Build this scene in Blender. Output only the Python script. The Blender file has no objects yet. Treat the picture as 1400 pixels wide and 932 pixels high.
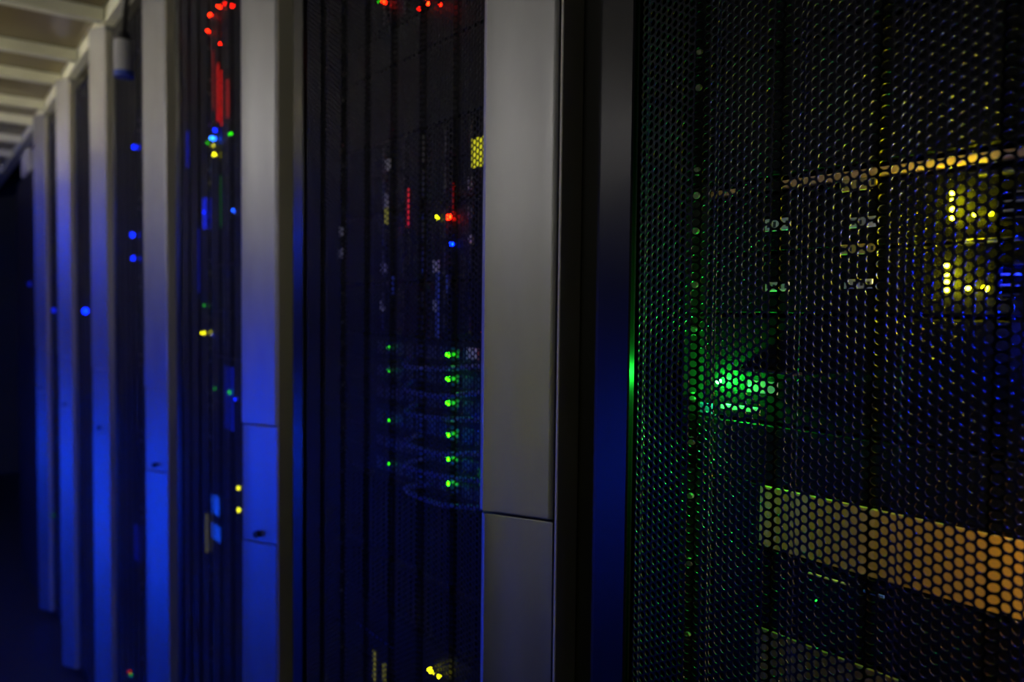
import bpy, bmesh, math
import numpy as np
from mathutils import Vector, Matrix

# ------------------------------------------------------------------ camera
F_PX = 1094.0
TH, PH, RO, CAM_H = 0.642, 0.0398, 0.0112, 1.2691
_fw = Vector((math.sin(TH)*math.cos(PH), math.cos(TH)*math.cos(PH), -math.sin(PH)))
_r0 = Vector((math.cos(TH), -math.sin(TH), 0.0))
_u0 = _r0.cross(_fw)
_r = _r0*math.cos(RO) + _u0*math.sin(RO)
_u = _u0*math.cos(RO) - _r0*math.sin(RO)
CAM = Vector((0, 0, CAM_H))
COL = bpy.context.scene.collection
SC = bpy.context.scene

cd = bpy.data.cameras.new('camera')
cam = bpy.data.objects.new('camera', cd)
COL.objects.link(cam)
M = Matrix((( _r.x, _u.x, -_fw.x, CAM.x), (_r.y, _u.y, -_fw.y, CAM.y), (_r.z, _u.z, -_fw.z, CAM.z), (0, 0, 0, 1)))
cam.matrix_world = M
cd.sensor_width = 36.0
cd.lens = F_PX*36.0/1400.0
cd.clip_start = 0.02
cd.clip_end = 60
cd.dof.use_dof = True
cd.dof.focus_distance = 0.56
cd.dof.aperture_fstop = 5.6
SC.camera = cam

# ------------------------------------------------------------------ world, exposure
w = bpy.data.worlds.new('world'); SC.world = w
w.use_nodes = True
w.node_tree.nodes['Background'].inputs[0].default_value = (0.010, 0.010, 0.010, 1)
w.node_tree.nodes['Background'].inputs[1].default_value = 0.10
SC.view_settings.view_transform = 'Standard'
SC.view_settings.look = 'None'
SC.view_settings.gamma = 1.0
SC.view_settings.use_curve_mapping = False
SC.view_settings.exposure = 0.0

# strengths of the lamps (the lamps themselves are built below)
LAMP = 22.0
BLUE_ACROSS = 800.0

# ------------------------------------------------------------------ numbers
PITCH = 0.63            # rack to rack
POST_L = (0.390, 0.566) # far, most protruding edge of the first post (x, y)
POST_R = (0.421, 0.504)
DOOR_X = 0.430
SRV_X = 0.482           # server fronts
Z_TOP, Z_S1, Z_S2 = 2.0146, 1.0937, 0.9185
NR = 6

def at(px, py, X):
    v = _fw + _r*((px-700)/F_PX) - _u*((py-466)/F_PX)
    return CAM + v*(X/v.x)

# ------------------------------------------------------------------ materials
MATS = {}
def mat(name, col, rough=0.5, metal=0.0, emit=None, strength=0.0, noise=0.0, nscale=60.0, bump=0.0, stretch=(1, 1, 1), spec=0.5, trans=0.0):
    if name in MATS: return MATS[name]
    m = bpy.data.materials.new(name); m.use_nodes = True
    nt = m.node_tree; b = nt.nodes['Principled BSDF']
    b.inputs['Base Color'].default_value = (*col, 1)
    b.inputs['Roughness'].default_value = rough
    b.inputs['Metallic'].default_value = metal
    b.inputs['Specular IOR Level'].default_value = spec
    if trans: b.inputs['Transmission Weight'].default_value = trans
    if emit:
        b.inputs['Emission Color'].default_value = (*emit, 1)
        b.inputs['Emission Strength'].default_value = strength
    if noise or bump:
        tc = nt.nodes.new('ShaderNodeTexCoord'); mp = nt.nodes.new('ShaderNodeMapping')
        mp.inputs['Scale'].default_value = stretch
        nz = nt.nodes.new('ShaderNodeTexNoise'); nz.inputs['Scale'].default_value = nscale; nz.inputs['Detail'].default_value = 4
        nt.links.new(tc.outputs['Object'], mp.inputs[0]); nt.links.new(mp.outputs[0], nz.inputs['Vector'])
        if noise:
            rp = nt.nodes.new('ShaderNodeMapRange')
            rp.inputs['To Min'].default_value = max(0.0, rough-noise); rp.inputs['To Max'].default_value = min(1.0, rough+noise)
            nt.links.new(nz.outputs['Fac'], rp.inputs['Value']); nt.links.new(rp.outputs[0], b.inputs['Roughness'])
            mx = nt.nodes.new('ShaderNodeMix'); mx.data_type = 'RGBA'
            mx.inputs['A'].default_value = (*[c*0.85 for c in col], 1); mx.inputs['B'].default_value = (*[min(1, c*1.12) for c in col], 1)
            nt.links.new(nz.outputs['Fac'], mx.inputs['Factor']); nt.links.new(mx.outputs['Result'], b.inputs['Base Color'])
        if bump:
            bp = nt.nodes.new('ShaderNodeBump'); bp.inputs['Strength'].default_value = bump; bp.inputs['Distance'].default_value = 0.001
            nt.links.new(nz.outputs['Fac'], bp.inputs['Height']); nt.links.new(bp.outputs[0], b.inputs['Normal'])
    MATS[name] = m
    return m

M_POST = mat('satin_aluminium', (0.36, 0.36, 0.365), 0.47, 0.90, noise=0.06, nscale=45, bump=0.06, stretch=(1, 1, 0.35))
M_STRIP = mat('olive_grey_strip', (0.55, 0.52, 0.40), 0.5)
M_SIDE = mat('dark_satin_channel', (0.02, 0.02, 0.018), 0.40, 0.0, spec=0.3)
M_BLACK = mat('black_powder_coat', (0.012, 0.012, 0.014), 0.38, 0.0, noise=0.05, nscale=300)
M_FRAME = mat('black_door_frame_paint', (0.008, 0.0085, 0.010), 0.30, 0.0, noise=0.04, nscale=20, spec=0.15)
M_MESH = mat('black_matte_sheet', (0.004, 0.0045, 0.006), 0.50, 0.0, spec=0.075)
M_PUNCH = mat('bare_punched_edges', (0.11, 0.11, 0.12), 0.24, 0.8)
M_FACE = mat('server_dark_grey', (0.0022, 0.0022, 0.0025), 0.55, 0.0, noise=0.05, nscale=120, spec=0.06)
M_BLANK = mat('server_black', (0.003, 0.003, 0.0036), 0.55, 0.0, noise=0.05, nscale=120, spec=0.10)
M_EAR = mat('server_ear_steel', (0.035, 0.035, 0.037), 0.35, 0.5)
M_RAIL = mat('rail_black_zinc', (0.02, 0.02, 0.02), 0.4, 0.3)
M_SCREW = mat('screw_zinc', (0.7, 0.68, 0.6), 0.3, 0.9)
M_TAN_DIM = mat('dimmed_tan_plate', (0.14, 0.11, 0.015), 0.5, noise=0.05, nscale=25)  # the tan plate again, its weaker light darkened into the colour
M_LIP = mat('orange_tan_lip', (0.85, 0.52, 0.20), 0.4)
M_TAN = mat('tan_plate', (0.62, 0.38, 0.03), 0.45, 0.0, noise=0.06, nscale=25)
M_STICK = mat('pale_sticker', (0.75, 0.74, 0.70), 0.5)
M_TANSTICK = mat('tan_sticker', (0.70, 0.48, 0.10), 0.5)
M_INK = mat('black_ink', (0.02, 0.02, 0.02), 0.6)
M_LOCK = mat('lock_black', (0.01, 0.01, 0.01), 0.5)
M_BAR = mat('roof_bar_white_paint', (0.93, 0.91, 0.68), 0.45, noise=0.03, nscale=20)
M_ROOF = mat('roof_panel_brown', (0.20, 0.155, 0.07), 0.30, noise=0.04, nscale=6)
M_WALL = mat('wall_olive_paint', (0.10, 0.10, 0.035), 0.7, noise=0.05, nscale=8)
M_FLOOR = mat('floor_dark_vinyl', (0.03, 0.035, 0.04), 0.45, noise=0.06, nscale=10)
M_CAB = mat('cabinet_black', (0.012, 0.012, 0.012), 0.5)
M_GREYBOX = mat('grey_plastic', (0.45, 0.45, 0.45), 0.45)
M_BLUEPL = mat('blue_plastic', (0.05, 0.10, 0.55), 0.4)
M_OPP = mat('pale_grey_door', (0.20, 0.20, 0.19), 0.5, noise=0.04, nscale=10)
M_CABLE_B = mat('blue_cable', (0.05, 0.07, 0.45), 0.4)
M_CABLE_R = mat('red_cable', (0.55, 0.04, 0.02), 0.4)

def led_mat(color, strength):
    n = 'glow_%s_%g' % ('_'.join('%g' % c for c in color), strength)
    return mat(n, (0.0, 0.0, 0.0), 0.4, emit=color, strength=strength)

YEL = (0.95, 0.92, 0.0025)
GRN = (0.012, 1.0, 0.05)
LIM = (0.03, 1.0, 0.0)
RED = (1.0, 0.006, 0.0005)
BLU = (0.0005, 0.014, 1.0)
BLA = (0.003, 0.045, 1.0)
CYB = (0.006, 0.08, 1.0)

# ------------------------------------------------------------------ mesh helpers
ORG = {}
def empty(name, loc, label=None, cat=None, group=None):
    o = bpy.data.objects.new(name, None); o.empty_display_size = 0.05
    COL.objects.link(o); o.location = loc; ORG[o.name] = Vector(loc)
    if label: tag(o, label, cat, group)
    return o
def tag(o, label=None, cat=None, group=None, kind=None):
    if label: o['label'] = label
    if cat: o['category'] = cat
    if group: o['group'] = group
    if kind: o['kind'] = kind
    return o
def link(name, me, m, parent=None, org=None):
    o = bpy.data.objects.new(name, me)
    COL.objects.link(o)
    if m and not me.materials: me.materials.append(m)
    if parent is not None:
        o.parent = parent
    return o
def org_of(parent):
    while parent is not None:
        if parent.name in ORG: return ORG[parent.name]
        parent = parent.parent
    return Vector((0, 0, 0))
class MB:
    """collects shapes in world coordinates, builds one mesh object relative to its parent's base"""
    def __init__(s): s.v = []; s.f = []
    def box(s, x0, x1, y0, y1, z0, z1, c=0.0):
        n = len(s.v)
        if c <= 0:
            for x in (x0, x1):
                for y in (y0, y1):
                    for z in (z0, z1): s.v.append((x, y, z))
            s.f += [tuple(n+i for i in q) for q in ((0,1,3,2),(4,6,7,5),(0,4,5,1),(2,3,7,6),(0,2,6,4),(1,5,7,3))]
        else:   # chamfer on the aisle side (x0): an inset front
            ring = [(x0, c), (x0+c, 0.0), (x1, 0.0)]
            for (x, i) in ring:
                s.v += [(x, y0+i, z0+i), (x, y1-i, z0+i), (x, y1-i, z1-i), (x, y0+i, z1-i)]
            s.f.append((n, n+1, n+2, n+3)); s.f.append((n+11, n+10, n+9, n+8))
            for a in (0, 4):
                for i in range(4):
                    j = (i+1) % 4
                    s.f.append((n+a+i, n+a+4+i, n+a+4+j, n+a+j))
        return s
    def prism(s, prof, z0, z1, inset=0.0):
        """profile in xy extruded in z, with slightly inset end rings to soften the ends"""
        n = len(s.v); k = len(prof)
        cx = sum(p[0] for p in prof)/k; cy = sum(p[1] for p in prof)/k
        def ring(z, i):
            for (x, y) in prof:
                d = math.hypot(x-cx, y-cy); t = max(0.0, 1-i/max(d, 1e-6))
                s.v.append((cx+(x-cx)*t, cy+(y-cy)*t, z))
        rings = [(z0, inset), (z0+inset*0.35, inset*0.35), (z0+inset, 0), (z0+inset*1.5, 0), (z0+inset*2, 0), (z1-inset*2, 0), (z1-inset*1.5, 0), (z1-inset, 0), (z1-inset*0.35, inset*0.35), (z1, inset)] if inset else [(z0, 0), (z1, 0)]
        for z, i in rings: ring(z, i)
        for r in range(len(rings)-1):
            for i in range(k):
                j = (i+1) % k
                s.f.append((n+r*k+i, n+r*k+j, n+(r+1)*k+j, n+(r+1)*k+i))
        s.f.append(tuple(n+i for i in reversed(range(k)))); s.f.append(tuple(n+(len(rings)-1)*k+i for i in range(k)))
        return s
    def cyl(s, c, r, h, axis='x', seg=16, r2=None):
        n = len(s.v); r2 = r if r2 is None else r2
        for t, rr in ((0, r), (h, r2)):
            for i in range(seg):
                a = 2*math.pi*i/seg; u, w_ = rr*math.cos(a), rr*math.sin(a)
                if axis == 'x': s.v.append((c[0]+t, c[1]+u, c[2]+w_))
                elif axis == 'y': s.v.append((c[0]+u, c[1]+t, c[2]+w_))
                else: s.v.append((c[0]+u, c[1]+w_, c[2]+t))
        for i in range(seg):
            j = (i+1) % seg; s.f.append((n+i, n+j, n+seg+j, n+seg+i))
        s.f.append(tuple(n+i for i in reversed(range(seg)))); s.f.append(tuple(n+seg+i for i in range(seg)))
        return s
    def tube(s, pts, r, seg=8):
        n0 = len(s.v); P = [Vector(p) for p in pts]
        for i, p in enumerate(P):
            t = (P[min(i+1, len(P)-1)]-P[max(i-1, 0)]).normalized()
            a = t.cross(Vector((1, 0.13, 0.07))).normalized(); b = t.cross(a)
            for j in range(seg):
                g = 2*math.pi*j/seg; s.v.append(tuple(p+a*(r*math.cos(g))+b*(r*math.sin(g))))
        for i in range(len(P)-1):
            for j in range(seg):
                k = (j+1) % seg; s.f.append((n0+i*seg+j, n0+i*seg+k, n0+(i+1)*seg+k, n0+(i+1)*seg+j))
        s.f.append(tuple(n0+j for j in reversed(range(seg)))); s.f.append(tuple(n0+(len(P)-1)*seg+j for j in range(seg)))
        return s
    def mesh(s, name, org=Vector((0, 0, 0)), smooth=False):
        me = bpy.data.meshes.new(name)
        me.from_pydata([(x-org[0], y-org[1], z-org[2]) for x, y, z in s.v], [], s.f)
        bm = bmesh.new(); bm.from_mesh(me); bmesh.ops.recalc_face_normals(bm, faces=bm.faces); bm.to_mesh(me); bm.free()
        if smooth:
            for p in me.polygons: p.use_smooth = True
        me.update()
        return me
    def build(s, name, m, parent=None, smooth=False):
        o = link(name, s.mesh(name, org_of(parent), smooth), m, parent)
        if smooth and hasattr(o.data, 'set_sharp_from_angle'): o.data.set_sharp_from_angle(angle=math.radians(40))
        return o
def copy_tree(o, parent=None):
    c = o.copy(); COL.objects.link(c); c.parent = parent
    for ch in o.children: copy_tree(ch, c)
    return c

# ------------------------------------------------------------------ the room
def struct(name, mb, m): return tag(mb.build(name, m), kind='structure')
struct('floor', MB().box(-2.2, 2.4, -3.0, 7.1, -0.10, 0.0), M_FLOOR)
struct('ceiling', MB().box(-2.2, 2.4, -3.0, 7.1, 2.60, 2.70), M_WALL)
struct('wall_end', MB().box(-2.2, 2.4, 7.0, 7.1, 0.0, 2.60), M_WALL)
struct('wall_back', MB().box(-2.2, 2.4, -3.1, -3.0, 0.0, 2.60), M_WALL)
struct('wall_left', MB().box(-2.3, -2.2, -3.0, 7.1, 0.0, 2.60), M_WALL)
struct('wall_right', MB().box(2.4, 2.5, -3.0, 7.1, 0.0, 2.60), M_WALL)

# roof over the aisle: pale crossbars between two rails, brown panels above
ROOF_Z = 2.03
BARS = [-0.9, -0.36, 0.18, 0.63, 1.08, 1.53, 1.98, 2.427, 2.868, 3.207, 3.649, 3.999, 4.482, 4.949, 5.524, 6.1, 6.7]
roof = empty('aisle_roof', (-0.2, 2.7, ROOF_Z), 'roof of brown panels and pale crossbars over the aisle', 'roof')
MB().box(0.425, 0.465, -1.2, 6.98, ROOF_Z, ROOF_Z+0.05).build('side_rail', M_BAR, roof)
MB().box(-0.945, -0.905, -1.2, 6.98, ROOF_Z, ROOF_Z+0.05).build('side_rail', M_BAR, roof)
for y in BARS:
    MB().prism([(-0.90, y-0.016), (0.42, y-0.016), (0.42, y+0.016), (-0.90, y+0.016)], ROOF_Z, ROOF_Z+0.034).build('crossbar', M_BAR, roof)
for a, b in zip(BARS[:-1], BARS[1:]):
    MB().box(-0.90, 0.42, a+0.018, b-0.018, ROOF_Z+0.036, ROOF_Z+0.044).build('roof_panel', M_ROOF, roof)

# ------------------------------------------------------------------ perforated door sheet
HOLE_P = 0.0061
COL_P = HOLE_P*math.sqrt(3)/2
GROOVE0, GROOVE_P, GROOVE_W, GROOVE_T, GROOVE_D = 0.348, 0.0645, 0.0215, 0.006, 0.0042
def groove(y):
    """recess of the corrugated sheet at y (local to the rack)"""
    t = np.mod(y-GROOVE0, GROOVE_P)
    up = np.clip(t/GROOVE_T, 0, 1); dn = np.clip((GROOVE_W-t)/GROOVE_T, 0, 1)
    return GROOVE_D*np.minimum(up, dn)
def sheet(name, y0, y1, z0, z1, n, org):
    """sheet of holes of n corners on a hexagonal lattice; every hole has walls"""
    nc = int((y1-y0)/COL_P); nrw = int((z1-z0)/HOLE_P)
    ci, ri = np.meshgrid(np.arange(nc), np.arange(nrw), indexing='ij')
    cy = (y0 + (ci+0.5)*COL_P).ravel(); cz = (z0 + (ri+0.5+0.5*(ci % 2))*HOLE_P).ravel()
    N = cy.size; T = 0.0012 if n == 12 else 0.0006
    R = HOLE_P/math.sqrt(3); hr = HOLE_P*0.405
    ha = np.arange(6)*math.pi/3
    ia = np.arange(n)*2*math.pi/n
    if n == 6: hr *= 1.07
    oy = R*np.cos(ha); oz = R*np.sin(ha); iy = hr*np.cos(ia); iz = hr*np.sin(ia)
    ly = np.concatenate([oy, iy, iy]); lz = np.concatenate([oz, iz, iz]); lx = np.concatenate([np.zeros(6), np.zeros(n), np.full(n, T)])
    K = 6+2*n
    Y = cy[:, None]+ly[None]; Z = cz[:, None]+lz[None]; X = DOOR_X+groove(Y)+lx[None]
    V = np.stack([X-org[0], Y-org[1], Z-org[2]], -1).reshape(-1, 3)
    polys = []
    st = n//6
    for i in range(6):
        inner = [6+((i*st+q) % n) for q in range(st+1)]
        polys.append([i, (i+1) % 6] + inner[::-1])
    for i in range(n):
        j = (i+1) % n
        polys.append([6+i, 6+j, 6+n+j, 6+n+i])
    sizes = np.array([len(p) for p in polys]); flat = np.concatenate([np.array(p) for p in polys])
    loops = (np.arange(N)[:, None]*K + flat[None]).ravel().astype(np.int32)
    tot = np.tile(sizes, N); start = np.concatenate([[0], np.cumsum(tot)[:-1]]).astype(np.int32)
    me = bpy.data.meshes.new(name)
    me.vertices.add(len(V)); me.vertices.foreach_set('co', V.astype(np.float32).ravel())
    me.loops.add(len(loops)); me.loops.foreach_set('vertex_index', loops)
    me.polygons.add(len(start)); me.polygons.foreach_set('loop_start', start)
    sf = me.attributes.new('sharp_face', 'BOOLEAN', 'FACE')
    sf.data.foreach_set('value', np.tile(np.array([True]*6+[False]*n), N))
    me.materials.append(M_MESH); me.materials.append(M_PUNCH)
    me.polygons.foreach_set('material_index', np.tile(np.array([0]*6+[1]*n, dtype=np.int32), N))
    me.update(calc_edges=True)
    return me

# ------------------------------------------------------------------ racks
ORD = ['nearest', 'second', 'third', 'fourth', 'fifth', 'sixth']
WHERE = ['rack to the right of the nearest silver post', 'rack between the nearest and second silver posts',
         'rack between the second and third silver posts', 'rack between the third and fourth silver posts',
         'rack between the fourth and fifth silver posts', 'rack between the fifth and sixth silver posts']
RACK_Y0, RACK_Y1 = -0.058, 0.565
def post_profile(shrink=0.0):
    # far protruding edge rounded, broad face sloping back towards the viewer
    lx, ly = POST_L; rx, ry = POST_R
    s_ = shrink
    p = []
    p += [(0.4450, ly+0.006-s_), (0.402, ly+0.006-s_), (0.3945+s_, ly+0.0045-s_), (0.3912+s_, ly+0.001-s_), (0.3904+s_, ly-0.004-s_)]
    for t in (0.2, 0.4, 0.6, 0.8, 0.92):   # slight bow of the face
        b = 0.0007*4*t*(1-t)
        p.append((lx+(rx-lx)*t - b*0.9 + s_, ly+(ry-ly)*t - b*0.4))
    p += [(rx-0.002+s_, ry+0.003), (rx+0.0005, ry+0.0008), (rx+0.003, ry+0.001), (0.4450, ry+0.001)]
    return p
def make_rack():
    y0, y1 = RACK_Y0, RACK_Y1
    t = empty('server_rack', (0.87, 0.25, 0.0))
    MB().box(0.4525, 1.40, y0+0.001, y0+0.008, 0.05, 2.0).build('side_panel', M_BLACK, t)
    MB().box(0.4525, 1.40, y1-0.008, y1-0.001, 0.05, 2.0).build('side_panel', M_BLACK, t)
    MB().box(0.4525, 1.40, y0+0.009, y1-0.009, 1.975, 2.0).build('roof_panel', M_BLACK, t)
    MB().box(0.4525, 1.40, y0+0.009, y1-0.009, 0.03, 0.08).build('base_panel', M_BLACK, t)
    MB().box(1.385, 1.40, y0+0.009, y1-0.009, 0.081, 1.974).build('back_panel', M_BLACK, t)
    for (x, y) in ((0.50, y0+0.05), (0.50, y1-0.05), (1.33, y0+0.05), (1.33, y1-0.05)):
        MB().cyl((x, y, 0.0), 0.02, 0.03, 'z', 12).build('foot', M_RAIL, t)
    # mounting rails with screws
    for yc in (0.4105, -0.0385):
        r = MB().box(0.4855, 0.4885, yc-0.012, yc+0.012, 0.09, 1.97).box(0.4885, 0.53, yc+(0.009 if yc > 0.2 else -0.012), yc+(0.012 if yc > 0.2 else -0.009), 0.09, 1.97).build('mounting_rail', M_RAIL, t)
    # door
    fr = MB()
    fr.box(DOOR_X, DOOR_X+0.006, 0.4285, 0.4635, 0.05, 1.995, 0.0012)
    fr.box(DOOR_X, DOOR_X+0.006, y0+0.002, -0.0205, 0.05, 1.995, 0.0012)
    fr.box(DOOR_X, DOOR_X+0.006, -0.0205, 0.4285, 0.05, 0.0796, 0.0012)
    fr.box(DOOR_X, DOOR_X+0.006, -0.0205, 0.4285, 1.960, 1.995, 0.0012)
    fr.box(DOOR_X+0.006, 0.4470, 0.4590, 0.4635, 0.05, 1.995)  # return flange added to keep the green light off the post's side
    door = fr.build('door', M_FRAME, t)
    # dark channel between door and post
    MB().box(0.4455, 0.4490, 0.4655, 0.5040, 0.03, 2.0).build('channel', M_SIDE, t)
    MB().box(0.4222, 0.4445, 0.5005, 0.5035, 0.03, 2.0, 0.0006).build('side_strip', M_STRIP, t)
    # the silver post: spine, upper cover, handle cover with lock, lower cover
    sp = MB().box(0.4455, 0.4510, 0.5046, 0.5635, 0.03, Z_TOP).build('post', M_BLACK, t)
    MB().prism(post_profile(), Z_S1+0.0012, Z_TOP, 0.0012).build('upper_cover', M_POST, sp, True)
    MB().prism(post_profile(0.0013), Z_S2+0.0010, Z_S1-0.0008, 0.001).build('handle_cover', M_POST, sp, True)
    MB().prism(post_profile(0.0008), 0.03, Z_S2-0.0010, 0.001).build('lower_cover', M_POST, sp, True)
    c = Vector(((POST_L[0]+POST_R[0])/2-0.003, (POST_L[1]+POST_R[1])/2-0.002, Z_S2+0.0135))
    lk = MB().cyl((0, 0, -0.002), 0.0052, 0.006, 'z', 16).cyl((0, 0, 0.004), 0.0030, 0.0012, 'z', 12)
    nrm = Vector((-0.894, -0.447, 0)); up = Vector((0, 0, 1)); sd = up.cross(nrm)
    lk.v = [tuple(c + sd*v[0] + up*v[1] + nrm*v[2]) for v in lk.v]
    lk.build('lock', M_LOCK, sp)
    return t, door
rack0, door0 = make_rack()
sheet_far = sheet('perforated_sheet', -0.0205, 0.4285, 0.0796, 1.956, 6, (0.87, 0.25, 0.0))
sheet_near = sheet('perforated_sheet', -0.0205, 0.4285, 0.0796, 1.956, 12, (0.87, 0.25, 0.0))
RACKS = [rack0]
for k in range(1, NR):
    r = copy_tree(rack0); r.location = (0.87, 0.25+PITCH*k, 0.0); ORG[r.name] = Vector(r.location); RACKS.append(r)
for k, r in enumerate(RACKS):
    d = [c for c in r.children if c.name.split('.')[0] == 'door'][0]
    o = link('perforated_sheet', sheet_near if k == 0 else sheet_far, M_MESH, d)
    nxt = 'whose broad silver post is nearest, its black mesh door filling the right' if k == 0 else ''
    lab = ['black rack with wide mesh door, filling the right behind the nearest silver post',
           'second black mesh-door rack, with a column of six green lights',
           'third black mesh-door rack, with red streaks above a bright blue-white light',
           'fourth black rack, between the third and fourth silver posts, with three blue lights',
           'fifth black rack, between the fourth and fifth silver posts, with one blue light',
           'sixth and farthest black rack with a silver post'][k]
    tag(r, lab, 'server rack', 'racks in a row along the aisle')
# one more rack nearer than the frame carries the next post; only its post side can ever be seen
r = copy_tree(rack0); r.location = (0.87, 0.25-PITCH, 0.0); ORG[r.name] = Vector(r.location)
for c in list(r.children):
    if c.name.split('.')[0] == 'door':
        link('perforated_sheet', sheet_far, M_MESH, c)
        for g in list(c.children):
            if g.data is sheet_near: bpy.data.objects.remove(g)
tag(r, 'black mesh-door rack beside the camera, just outside the picture on the right', 'server rack', 'racks in a row along the aisle')

# plain black cabinet closing the row
cb = empty('cooling_cabinet', (0.8, 4.17, 0.0), 'plain black cabinet at the far end of the row', 'cabinet')
Y0c, Y1c = RACK_Y0+PITCH*NR+0.005, 4.45
MB().box(0.40, 1.40, Y0c, Y1c, 0.03, 1.83, 0.004).build('body', M_CAB, cb)
MB().box(0.392, 0.3995, Y0c+0.03, Y1c-0.03, 0.08, 1.79, 0.002).build('front_panel', M_CAB, cb)
MB().box(0.384, 0.3915, Y0c+0.05, Y0c+0.07, 0.95, 1.10, 0.001).build('handle', M_RAIL, cb)
MB().box(0.43, 1.38, Y0c+0.03, Y1c-0.03, 0.0, 0.03).build('plinth', M_RAIL, cb)
gb = empty('grey_junction_box', (0.45, 4.1, 1.83), 'small grey box on top of the black end cabinet', 'box')
MB().box(0.395, 0.52, 3.99, 4.22, 1.831, 1.93, 0.004).build('housing', M_GREYBOX, gb)
MB().box(0.391, 0.3948, 4.03, 4.18, 1.85, 1.91, 0.001).build('lid', M_GREYBOX, gb)

# hanging sensor tube near the roof
sn = empty('hanging_sensor', (0.385, 1.99, 1.77), 'pale tubular sensor with a blue tip hanging in front of the racks under the roof', 'sensor')
MB().cyl((0.388, 1.995, 1.795), 0.020, 0.068, 'z', 20).build('tube', M_GREYBOX, sn, True)
MB().cyl((0.388, 1.995, 1.783), 0.021, 0.012, 'z', 20).build('tip', M_BLUEPL, sn, True)
MB().cyl((0.388, 1.995, 1.863), 0.013, 0.018, 'z', 16).build('collar', M_BLACK, sn, True)
MB().tube([(0.388, 1.995, 1.88), (0.392, 1.993, 1.93), (0.398, 1.99, 1.98), (0.404, 1.98, 2.0295)], 0.006).build('stem', M_BLACK, sn, True)

# ------------------------------------------------------------------ equipment in the racks
_ico = {}
def dome(r):
    key = round(r, 5)
    if key not in _ico:
        bm = bmesh.new(); bmesh.ops.create_icosphere(bm, subdivisions=2, radius=r)
        me = bpy.data.meshes.new('indicator_light'); bm.to_mesh(me); bm.free()
        for p in me.polygons: p.use_smooth = True
        _ico[key] = me
    return _ico[key]
UNITS = {k: [] for k in range(NR)}
SY0, SY1 = -0.026, 0.398          # server body, local y
EY0, EY1 = -0.0505, 0.4225        # with ears
def unit(k, z0, z1, label, style='server', x=SRV_X, face=None, name=None):
    dy = PITCH*k
    z1 -= 0.0012
    nm = name or {'server': 'rack_server', 'blank': 'blanking_panel', 'switch': 'network_switch', 'plate': 'rack_server', 'bays': 'rack_server', 'shelf': 'rack_shelf'}[style]
    t = empty(nm, (x, 0.186+dy, z0), label, {'blanking_panel': 'panel', 'network_switch': 'switch', 'rack_server': 'server', 'rack_shelf': 'shelf'}[nm], 'equipment in the racks')
    fm = face or (M_BLANK if style in ('blank', 'switch') else M_FACE)
    h = z1-z0
    if style != 'blank':
        MB().box(x+0.0072, 1.10 if style != 'switch' else 0.80, SY0+0.002+dy, SY1-0.002+dy, z0+0.0006, z1-0.0006).build('chassis', M_BLANK, t)
    if style == 'shelf':
        MB().box(x+0.001, x+0.007, SY0+dy, 0.338+dy, z0, z1, 0.0008).build('lip', fm, t)
        MB().box(x+0.001, x+0.007, 0.374+dy, SY1+dy, z0, z1-0.001, 0.0008).build('lip', fm, t)
        MB().box(x+0.002, x+0.007, 0.3385+dy, 0.3735+dy, z0, z1).build('bracket', M_BLANK, t)
    elif style == 'plate' and fm in (M_TAN, M_TAN_DIM):
        MB().box(x, x+0.007, SY0+dy, SY1+dy, z0, z1, 0.001).build('faceplate', M_BLANK, t)
        MB().box(x-0.0016, x-0.0001, SY0+0.004+dy, 0.346+dy, z0+0.0005, z1-0.0005, 0.0005).build('front_cover', fm, t)
    else:
        MB().box(x, x+0.007, SY0+dy, SY1+dy, z0, z1, 0.001).build('faceplate', fm, t)
    for ya, yb in ((EY0, SY0-0.0003), (SY1+0.0003, EY1)):
        e = MB().box(x+0.0008, x+0.0034, ya+dy, yb+dy, z0, z1, 0.0006).build('ear', M_EAR if style != 'blank' else M_BLANK, t)
        yc = (0.4105 if ya > 0.2 else -0.0385)+dy
        for zz in ((z0+h*0.5,) if h < 0.06 else (z0+0.012, z1-0.012)):
            MB().cyl((x-0.0012, yc, zz), 0.0030, 0.002, 'x', 10, 0.0034).build('screw', M_SCREW, e)
    if style in ('server', 'bays') and h > 0.02:
        # drive carriers in a row with latch, proud of the faceplate
        n = 6
        yy0, yy1 = SY0+0.055, SY1-0.075
        wv = (yy1-yy0)/n
        rows = max(1, int(h/0.030))
        for rr in range(rows):
            za = z0+0.004+(h-0.008)*rr/rows; zb = z0+0.004+(h-0.008)*(rr+1)/rows-0.002
            for i in range(n):
                a, b = yy0+wv*i+0.002+dy, yy0+wv*(i+1)-0.002+dy
                o = MB().box(x-0.003, x-0.0002, a, b, za, zb, 0.0007).build('drive_carrier', fm, t)
                MB().box(x-0.0048, x-0.0031, a+0.004, a+0.009, za+0.003, zb-0.003, 0.0005).build('latch', M_EAR, o)
    if style == 'switch':
        n = 12
        wv = (SY1-SY0-0.12)/n
        for i in range(n):
            a = SY0+0.03+wv*i+dy
            MB().box(x-0.0014, x-0.0001, a+0.002, a+wv-0.002, z0+h*0.25, z1-h*0.25, 0.0005).build('port', M_BLACK, t)
    UNITS[k].append((z0, z1, t))
    return t
def host(k, z):
    b = min(UNITS[k], key=lambda u: 0 if u[0] <= z <= u[1] else min(abs(z-u[0]), abs(z-u[1])))
    return b[2]
def led(k, px, py, color, strength, r=0.0015, X=None):
    X = SRV_X-0.006 if X is None else X
    p = at(px, py, X)
    t = host(k, p.z)
    me = dome(r)
    o = bpy.data.objects.new('indicator_light', me); COL.objects.link(o)
    if not me.materials: me.materials.append(led_mat(color, strength))
    o.material_slots[0].link = 'OBJECT'; o.material_slots[0].material = led_mat(color, strength)
    o.parent = t; o.location = p-ORG[t.name]
    return o
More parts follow.
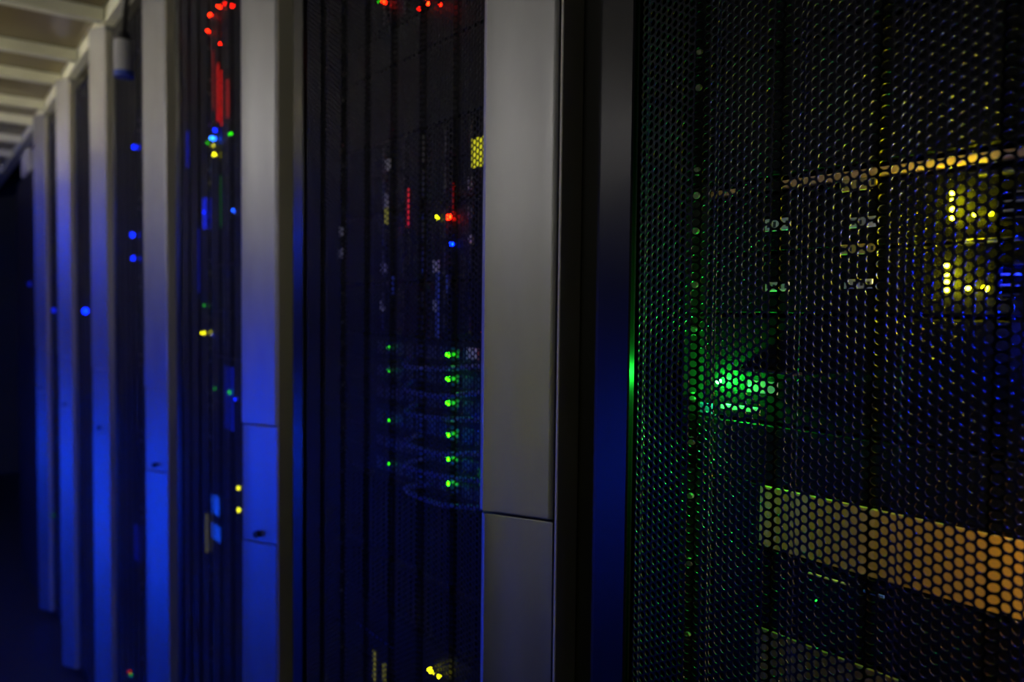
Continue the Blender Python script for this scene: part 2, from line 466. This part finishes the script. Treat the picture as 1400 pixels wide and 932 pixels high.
def led3(k, y, z, color, strength, r=0.0015):
    p = Vector((SRV_X-(0.006 if r < 0.0025 else 0.010 if r < 0.0035 else 0.017), y+PITCH*k, z)); t = host(k, z)
    me = dome(r); o = bpy.data.objects.new('indicator_light', me); COL.objects.link(o)
    if not me.materials: me.materials.append(led_mat(color, strength))
    o.material_slots[0].link = 'OBJECT'; o.material_slots[0].material = led_mat(color, strength)
    o.parent = t; o.location = p-ORG[t.name]
    return o
def plate(k, px0, py0, px1, py1, m, name='sticker', thick=0.0012, X=SRV_X-0.0040):
    """flat rectangle on a unit's front between two picture corners (left-top, right-bottom)"""
    a = at(px0, py0, X); b = at(px1, py1, X)
    t = host(k, (a.z+b.z)/2)
    return MB().box(X, X+thick, min(a.y, b.y), max(a.y, b.y), min(a.z, b.z), max(a.z, b.z), 0.0003).build(name, m, t)

# ---- rack 0, behind the near door
L0 = 'behind the near mesh door'
unit(0, 0.300, 0.560, 'tall black server low '+L0+', below the picture', 'bays')
unit(0, 0.560, 0.820, 'tall black server in the middle of the lower half '+L0, 'bays')
unit(0, 0.820, 0.985, 'black server just below the dim tan plate '+L0, 'bays')
unit(0, 0.985, 1.0460, 'dim tan server front at the lower edge of the picture '+L0, 'plate', face=M_TAN_DIM)
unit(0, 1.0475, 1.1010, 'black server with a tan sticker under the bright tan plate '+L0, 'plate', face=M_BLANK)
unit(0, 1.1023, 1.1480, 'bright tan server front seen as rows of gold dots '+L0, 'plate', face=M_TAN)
unit(0, 1.1480, 1.1905, 'black blanking panel above the bright tan plate '+L0, 'blank')
unit(0, 1.1912, 1.2670, 'black server with the bright green light '+L0, 'plate', face=M_FACE)
unit(0, 1.2680, 1.3105, 'lower of two servers with four stacked yellow lights '+L0, 'plate', face=M_FACE)
unit(0, 1.3112, 1.3525, 'upper of two servers with four stacked yellow lights '+L0, 'plate', face=M_FACE)
unit(0, 1.3545, 1.3615, 'thin tan shelf lip above the yellow-lit servers '+L0, 'shelf', face=M_LIP)
unit(0, 1.3640, 1.4520, 'black blanking panel just above the tan shelf '+L0, 'blank')
unit(0, 1.4530, 1.5410, 'black blanking panel at the upper edge of the picture '+L0, 'blank')
unit(0, 1.5420, 1.7200, 'tall black server above the picture '+L0, 'bays')
unit(0, 1.7210, 1.9500, 'tall black server at the top '+L0, 'bays')
for y in (264, 274, 286, 298): led(0, 1302, y, YEL, 480, 0.0012)
for y in (363, 375, 385.5, 396.5): led(0, 1294.5, y, YEL, 480, 0.0012)
led(0, 1333, 293, YEL, 420, 0.0012); led(0, 1355, 292, YEL, 5, 0.0014)
led(0, 1323.5, 394, YEL, 420, 0.0012); led(0, 1347, 394, YEL, 14, 0.0020)
led(0, 982.5, 521, GRN, 5500, 0.0019)
led(0, 1026.5, 528, GRN, 12, 0.0014)
led(0, 1115, 820, GRN, 3, 0.0010)
led3(0, 0.172, 1.292, BLU, 1200, 0.0022)
led3(0, 0.174, 1.257, BLU, 1200, 0.0022)
led3(0, 0.085, 1.158, (1.0, 0.62, 0.26), 1700, 0.0040)  # warm light added out of view to brighten the tan plate
MB().box(0.4560, 0.4575, 0.060, 0.140, 1.085, 1.190).box(0.4575, SRV_X-0.003, 0.060, 0.0615, 1.149, 1.190).box(0.4575, SRV_X, 0.060, 0.138, 1.1885, 1.190).build('added_shade', M_BLANK, host(0, 1.160))  # screen added to keep that warm light off the mesh
# bay frames lit by the yellow lights
def bay(px, py0, py1, k=0):
    X = SRV_X-0.006
    a = at(px, py0, X); b = at(px, py1, X); t = host(k, (a.z+b.z)/2)
    y1 = a.y; y0 = a.y-0.10; z1 = a.z; z0 = b.z; tk = 0.0011
    f = MB().box(X, SRV_X, y1-tk*1.6, y1, z0, z1).box(X, SRV_X, y0, y0+tk, z0, z1)
    f.box(X, SRV_X, y0, y1, z1-tk, z1).box(X, SRV_X, y0, y1, z0, z0+tk)
    o = f.build('bay_frame', M_EAR, t)
    for q in (0.33, 0.66):
        zz = z0+(z1-z0)*q
        MB().box(X+0.002, SRV_X, y0+tk, y1-tk*2, zz-0.0006, zz+0.0006).build('bay_divider', M_STICK, o)
bay(1364, 263, 300); bay(1360, 360, 404)
for (x0, y0, x1, y1, m) in ((1148, 246, 1198, 257, M_TANSTICK), (1148, 335, 1197, 346, M_TANSTICK), (1046, 300, 1080, 314, M_STICK), (1162, 298, 1200, 309, M_STICK),
        (1046, 386, 1078, 398, M_STICK), (1154, 382, 1192, 394, M_STICK), (1022, 519, 1062, 540, M_STICK), (985, 551, 1038, 565, M_STICK), (957, 550, 973, 566, M_BLUEPL),
        (1102, 781, 1160, 801, M_TANSTICK), (1180, 806, 1208, 818, M_BLUEPL)):
    s = plate(0, x0, y0, x1, y1, m)
# dark print on the stickers: a ring and short strokes, too small to read
def print_on(k, px0, py0, px1, py1, n):
    X = SRV_X-0.0045
    a = at(px0, py0, X); b = at(px1, py1, X); t = host(k, (a.z+b.z)/2)
    ya, yb, z0, z1 = max(a.y, b.y), min(a.y, b.y), min(a.z, b.z), max(a.z, b.z)
    mb = MB(); w_ = (ya-yb)/n
    for i in range(n):
        mb.box(X, X+0.0004, ya-w_*(i+0.7), ya-w_*(i+0.3), z0+(z1-z0)*0.3, z1-(z1-z0)*0.25)
    mb.build('print', M_INK, t)
for b in ((1148, 246, 1198, 257, 5), (1148, 335, 1197, 346, 5), (1046, 300, 1080, 314, 4), (1162, 298, 1200, 309, 4), (1046, 386, 1078, 398, 4), (1154, 382, 1192, 394, 4)): print_on(0, *b)
# narrow ledge over the green light, and ledges on the yellow-lit servers
for (x0, y0, x1, y1) in ((1000, 503, 1085, 507), (1325, 236, 1392, 240), (1318, 327, 1392, 331)):
    X = SRV_X-0.010
    a = at(x0, y0, X); b = at(x1, y0, X); t = host(0, a.z-0.004)
    MB().box(X, SRV_X, b.y, a.y, a.z-0.002, a.z, 0.0005).build('ledge', M_EAR, t)

# ---- rack 1
L1 = 'in the second rack'
zs = [at(612, y, SRV_X).z for y in (485, 518, 551, 594, 627, 661)]
unit(1, 0.30, 0.62, 'tall black server near the floor '+L1, 'bays')
unit(1, 0.62, 0.700, 'black server under the pair of bright yellow lights '+L1, 'bays')
unit(1, 0.700, 0.800, 'black server with two bright yellow lights at the lower edge '+L1, 'server')
unit(1, 0.802, 0.880, 'black server with a blue label low '+L1, 'plate', face=M_FACE)
unit(1, 0.884, 0.948, 'lower of two dark grilles under the green lights '+L1, 'plate', face=M_FACE)
unit(1, 0.954, 1.052, 'upper of two dark grilles under the green lights '+L1, 'plate', face=M_FACE)
for i, z in enumerate(zs[::-1]):
    lo = z-0.0135 if i else 1.054
    hi = (zs[::-1][i+1]-0.0135) if i < 5 else z+0.018
    unit(1, lo, hi, ['lowest', 'second lowest', 'third lowest', 'third highest', 'second highest', 'highest'][i]+' of the six switches with green lights '+L1, 'switch', name='network_switch')
zt = zs[0]+0.018
unit(1, zt+0.001, 1.300, 'black server with pale blue labels above the green lights '+L1, 'server')
unit(1, 1.301, 1.390, 'black server with a red and a yellow light side by side '+L1, 'server')
unit(1, 1.391, 1.480, 'black server with a cluster of yellow dots at its right end '+L1, 'server')
unit(1, 1.481, 1.570, 'black panel in the dark stretch above the yellow dots '+L1, 'blank')
unit(1, 1.571, 1.615, 'narrow black panel below the red lights at the top '+L1, 'blank')
unit(1, 1.616, 1.705, 'black server with red lights at the upper edge '+L1, 'server')
unit(1, 1.706, 1.95, 'tall black server at the top '+L1, 'bays')
for y in (485, 518, 551, 594, 627, 661): led(1, 612.5, y, LIM, 22, 0.0024)
for y in (475, 506, 574, 634): led(1, 531.5, y, LIM, 2.2, 0.0019)
led(1, 614, 297, RED, 70, 0.0032); led(1, 597, 297.5, YEL, 16, 0.0024)
led(1, 588, 916, YEL, 20, 0.0030); led(1, 600, 925, YEL, 12, 0.0024); led(1, 594, 921, YEL, 6, 0.0014)
led(1, 585, 4, RED, 60, 0.0026); led(1, 525, 3, RED, 50, 0.0030); led(1, 602, 6, RED, 20, 0.0018); led(1, 573, 12, RED, 6, 0.0022)
led(1, 518, 2, LIM, 4, 0.0015)
led(1, 666, 205, RED, 60, 0.0026)
led(1, 662, 455, RED, 40, 0.0024)
led3(1, 0.09, 1.15, BLU, 60, 0.0024); led3(1, 0.12, 1.34, BLU, 40, 0.0022); led3(1, 0.05, 0.985, BLU, 60, 0.0024)
for (x0, y0, x1, y1, m) in ((521, 361, 528, 373, M_STICK), (520, 411, 525, 425, M_STICK), (534, 376, 538, 402, M_BLUEPL), (592, 356, 600, 372, M_STICK), (596, 372, 600, 462, M_BLUEPL),
        (592, 410, 599, 426, M_STICK), (610, 376, 613, 400, M_BLUEPL), (527, 218, 533, 232, M_STICK), (463, 310, 469, 322, M_STICK), (462, 340, 468, 352, M_STICK),
        (488, 852, 536, 886, M_BLUEPL), (638, 475, 653, 492, M_STICK), (524, 265, 530, 285, M_STICK), (640, 242, 646, 258, M_STICK), (640, 282, 646, 298, M_STICK), (640, 322, 646, 334, M_STICK)):
    plate(1, x0, y0, x1, y1, m)
# vertical slats of the two grilles
for (za, zb) in ((0.888, 0.944), (0.958, 1.048)):
    t = host(1, (za+zb)/2)
    for i in range(28):
        y = SY0+0.012+i*0.0142+PITCH
        MB().box(SRV_X-0.003, SRV_X-0.0002, y, y+0.008, za, zb, 0.0007).build('slat', M_FACE, t)
# cables drooping in front of the switches
def cable(k, pts, r, m, label):
    P = [Vector((p[0], p[1]+PITCH*k, p[2])) for p in pts]
    out = []
    for i in range(len(P)-1):
        a = P[max(i-1, 0)]; b = P[i]; c = P[i+1]; d = P[min(i+2, len(P)-1)]
        for s_ in range(6):
            u = s_/6
            out.append(0.5*((2*b)+(c-a)*u+(2*a-5*b+4*c-d)*u*u+(3*b-a-3*c+d)*u*u*u))
    out.append(P[-1])
    o = MB().tube(out, r, 8).build('patch_cable', m, None, True)
    tag(o, label, 'cable', 'cables in the racks')
for i, z in enumerate(zs):
    cable(1, [(SRV_X-0.003, 0.215-0.01*i, z-0.006), (SRV_X-0.018, 0.20, z-0.016), (SRV_X-0.022, 0.12, z-0.014-0.003*(i % 2)), (SRV_X-0.020, 0.05, z-0.007), (SRV_X-0.003, 0.005, z-0.004)],
          0.0028, M_CABLE_B, 'dark blue cable drooping beside the '+['highest', 'second highest', 'third highest', 'third lowest', 'second lowest', 'lowest'][i]+' green light in the second rack')

# ---- rack 2
L2 = 'in the third rack'
edges2 = [0.30, 0.55, 0.72, 0.86, 0.99, 1.08, 1.17, 1.26, 1.35, 1.44, 1.53, 1.62, 1.71, 1.80, 1.95]
lab2 = ['tall black server near the floor', 'black server below the blue glow', 'black server with the lower yellow light by the silver post', 'black server with the ladder of blue glints',
        'black server just over the blue glints', 'black server with two dim green lights', 'black server with one round yellow light', 'black server under the small yellow light',
        'black server with a blue streak at its left', 'black server just below the blue-white light', 'black server with the bright blue-white light', 'black server at the foot of the red streaks',
        'black server behind the red streaks', 'black server with red lights at the upper edge']
for a, b, l in zip(edges2[:-1], edges2[1:], lab2): unit(2, a, b-0.001, l+' '+L2, 'server' if b-a < 0.15 else 'bays')
for (x, y, c, s, r) in ((299, 9, RED, 60, .0034), (288, 21, RED, 60, .0034), (284, 43, RED, 60, .0030), (318, 8, RED, 14, .003), (307, 5, RED, 10, .003),
        (291, 189, CYB, 60, .0048), (294, 178, BLU, 14, .004), (291, 199, YEL, 4, .0036), (293, 211, YEL, 10, .0042), (315, 183, LIM, 5, .003), (283, 195, LIM, 2, .003),
        (278, 455, YEL, 7, .0045), (278.5, 417, LIM, 1.5, .003), (293, 531, LIM, 1.2, .003), (314, 536, LIM, 2.5, .0035), (291, 458, BLU, 2, .003),
        (279, 290, BLU, 12, .003), (320, 288, CYB, 8, .004), 
        (325.5, 667, YEL, 6, .0036), (325.5, 697, YEL, 6, .0040), 
        (322, 545, BLU, 15, .003), (300, 60, RED, 30, .002)):
    led(2, x, y, c, s, r)
def bar(k, x0, y0, x1, y1, color, s):  # glowing strip added in place of glints and soft glow on the mesh
    plate(k, x0, y0, x1, y1, led_mat(color, s), 'glint_bar', X=SRV_X-0.0055)
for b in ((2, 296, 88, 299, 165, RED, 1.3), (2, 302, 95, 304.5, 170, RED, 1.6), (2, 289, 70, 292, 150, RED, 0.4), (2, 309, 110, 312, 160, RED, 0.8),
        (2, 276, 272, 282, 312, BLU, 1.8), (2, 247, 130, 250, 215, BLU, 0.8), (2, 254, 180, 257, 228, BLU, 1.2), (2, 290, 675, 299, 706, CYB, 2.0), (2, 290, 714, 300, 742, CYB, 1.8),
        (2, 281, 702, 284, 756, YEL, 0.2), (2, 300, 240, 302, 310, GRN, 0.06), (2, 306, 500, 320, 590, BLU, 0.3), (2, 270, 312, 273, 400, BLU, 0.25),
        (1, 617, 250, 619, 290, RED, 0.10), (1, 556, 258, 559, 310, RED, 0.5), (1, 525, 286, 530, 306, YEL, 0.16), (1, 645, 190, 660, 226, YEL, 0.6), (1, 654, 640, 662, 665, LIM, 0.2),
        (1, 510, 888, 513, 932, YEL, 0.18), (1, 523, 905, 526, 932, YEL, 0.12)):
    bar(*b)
# ---- racks 3 to 5, mostly hidden by the posts
def stack(k, labels):
    n = len(labels); z = 0.30; h = (1.95-z)/n
    for l in labels:
        unit(k, z, z+h-0.001, l, 'bays'); z += h
stack(3, [p+' server in the fourth rack' for p in ('lowest tall black', 'second lowest black', 'third lowest black, beside a blue glow,', 'middle black', 'third highest black', 'black, with two blue lights,', 'black, with one blue light near the top,', 'topmost black')])
stack(4, [p+' server in the fifth rack' for p in ('lowest tall black', 'second lowest black', 'middle black', 'black, with the bright blue light,', 'second highest black', 'topmost black')])
stack(5, [p+' server in the sixth rack' for p in ('lowest tall black', 'second lowest black', 'middle black', 'black, with a faint blue light,', 'second highest black', 'topmost black')])
for (k, x, y, c, s, r) in ((3, 184, 201, BLU, 16, .006), (3, 180, 321, BLU, 16, .007), (3, 182, 353, BLU, 14, .006), (3, 176, 918, RED, 2, .005), (3, 179, 922, LIM, 1, .004)):
    led(k, x, y, c, s, r, X=SRV_X-0.006)
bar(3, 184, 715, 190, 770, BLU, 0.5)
# status lights on the doors of the two farthest racks and on the end cabinet
def status_light(parent, px, py, X, color, s, r):
    me = dome(r); o = bpy.data.objects.new('status_light', me); COL.objects.link(o)
    if not me.materials: me.materials.append(led_mat(color, s))
    o.material_slots[0].link = 'OBJECT'; o.material_slots[0].material = led_mat(color, s)
    o.parent = parent; o.location = at(px, py, X)-org_of(parent)
for k, px, py, c, s_, r_ in ((4, 117, 425, BLU, 9.0, 0.0085), (5, 73.5, 424, BLU, 1.2, 0.008), (5, 72.5, 704, LIM, 0.06, 0.007)):
    d = [q for q in RACKS[k].children if q.name.split('.')[0] == 'door'][0]
    status_light(d, px, py, 0.4255, c, s_, r_)
status_light(cb, 41, 388, 0.388, BLU, 0.25, 0.010)

# ------------------------------------------------------------------ across the aisle: the facing racks and their lights
OPP_X = -0.86
ACROSS = []
def opp_rack(i, y):
    t = empty('server_rack', (OPP_X-0.5, y+0.3, 0.0), ['farthest left behind the camera of the', 'second', 'third', 'fourth', 'fifth', 'sixth', 'seventh', 'eighth', 'last'][i+2]+' pale-fronted rack across the aisle, outside the picture', 'server rack', 'racks across the aisle')
    MB().box(OPP_X-0.95, OPP_X-0.03, y+0.003, y+0.627, 0.03, 1.99).build('body', M_BLACK, t)
    d = MB().box(OPP_X-0.029, OPP_X-0.012, y+0.02, y+0.61, 0.06, 1.96).build('door', M_FRAME, t)
    for j in range(9):
        MB().box(OPP_X-0.0118, OPP_X-0.006, y+0.03, y+0.60, 0.12+0.2*j, 0.29+0.2*j).build('equipment_front', M_OPP, t)
    MB().box(OPP_X-0.9, OPP_X-0.08, y+0.02, y+0.61, 0.0, 0.03).build('plinth', M_RAIL, t)
    return t
for i in range(-2, 7): ACROSS.append(opp_rack(i, -0.06+0.63*i))
def opp_led(y, z, color, strength, r=0.012):
    i = min(max(int((y+0.06)/0.63)+2, 0), len(ACROSS)-1); t = ACROSS[i]
    me = dome(r); o = bpy.data.objects.new('indicator_light', me); COL.objects.link(o)
    if not me.materials: me.materials.append(led_mat(color, strength))
    o.material_slots[0].link = 'OBJECT'; o.material_slots[0].material = led_mat(color, strength)
    o.parent = t; o.location = Vector((OPP_X-0.004, y, z))-ORG[t.name]
    MB().box(OPP_X-0.0058, OPP_X+0.045, y-0.05, y+0.05, z+0.020, z+0.023).build('added_hood', M_BLACK, t)  # unseen hood added to keep the light off the roof
B = BLUE_ACROSS
for (y, z, g) in ((1.54, 1.00, 1.0), (1.54, 0.90, 1.3), (1.55, 0.80, 1.0), (1.57, 0.60, 0.5), (1.57, 0.45, 0.3),
        (2.37, 0.75, 0.8), (2.38, 0.60, 1.5), (2.38, 0.45, 1.5), (2.38, 0.30, 0.6),
        (3.09, 1.55, 0.8), (3.09, 1.42, 0.6), (3.09, 0.70, 1.2), (3.10, 0.50, 1.2), (3.10, 0.30, 1.5),
        (3.76, 1.65, 1.6), (3.76, 1.52, 0.8), (3.77, 0.75, 1.2), (3.77, 0.50, 1.5), (4.10, 1.75, 0.35), (4.20, 0.55, 1.2), (0.66, 0.80, 0.15)):
    opp_led(y, z, BLA, B*g)
for z in (0.95, 1.10): opp_led(0.42, z, YEL, B*0.16)

# tube lamps added out of view to light the posts and the roof
def fill_lamp(y0, y1, x, z, label, s, cut=1.15, tint=(1.0, 0.96, 0.90)):
    t = empty('fill_lamp', (x, (y0+y1)/2, z), label, 'lamp', 'added lamps under the aisle roof')
    MB().cyl((x, y0, z), 0.016, y1-y0, 'y', 16).build('tube', mat('fill_tube_%g_%g' % (s, y0), (0.8, 0.8, 0.8), 0.5, emit=tint, strength=s), t, True)
    for y in (y0-0.02, y1): MB().cyl((x, y, z), 0.019, 0.02, 'y', 16).build('end_cap', M_GREYBOX, t, True)
    # V-shaped trough under the tube: added to cut the light off the lower half of the racks
    dz = 0.08*(z-cut)/1.1
    zl = z-dz; zb = min(z-0.032, zl-0.006)
    pr = [(x-0.085, zl+0.010), (x-0.082, zl+0.010), (x-0.02, zb+0.003), (x+0.02, zb+0.003), (x+0.077, zl), (x+0.080, zl), (x+0.02, zb), (x-0.02, zb)]
    m_ = MB().prism(pr, y0-0.03, y1+0.03); m_.v = [(a, c, b) for a, b, c in m_.v]
    m_.build('trough', M_GREYBOX, t)
    for y in (y0+0.15, y1-0.15): MB().tube([(x-0.03, y, zb+0.004), (x-0.03, y+0.001, ROOF_Z)], 0.004).build('hanger', M_GREYBOX, t)
fill_lamp(0.42, 0.75, -0.70, 1.62, 'added tube lamp over the aisle beside the camera, outside the picture', LAMP*1.3)
fill_lamp(1.42, 1.95, -0.70, 1.76, 'added tube lamp over the middle of the aisle, outside the picture', LAMP*1.4)
fill_lamp(2.40, 3.75, -0.70, 1.72, 'long added tube lamp over the far part of the aisle, outside the picture', LAMP*2.8, 1.86, (1.0, 0.92, 0.70))
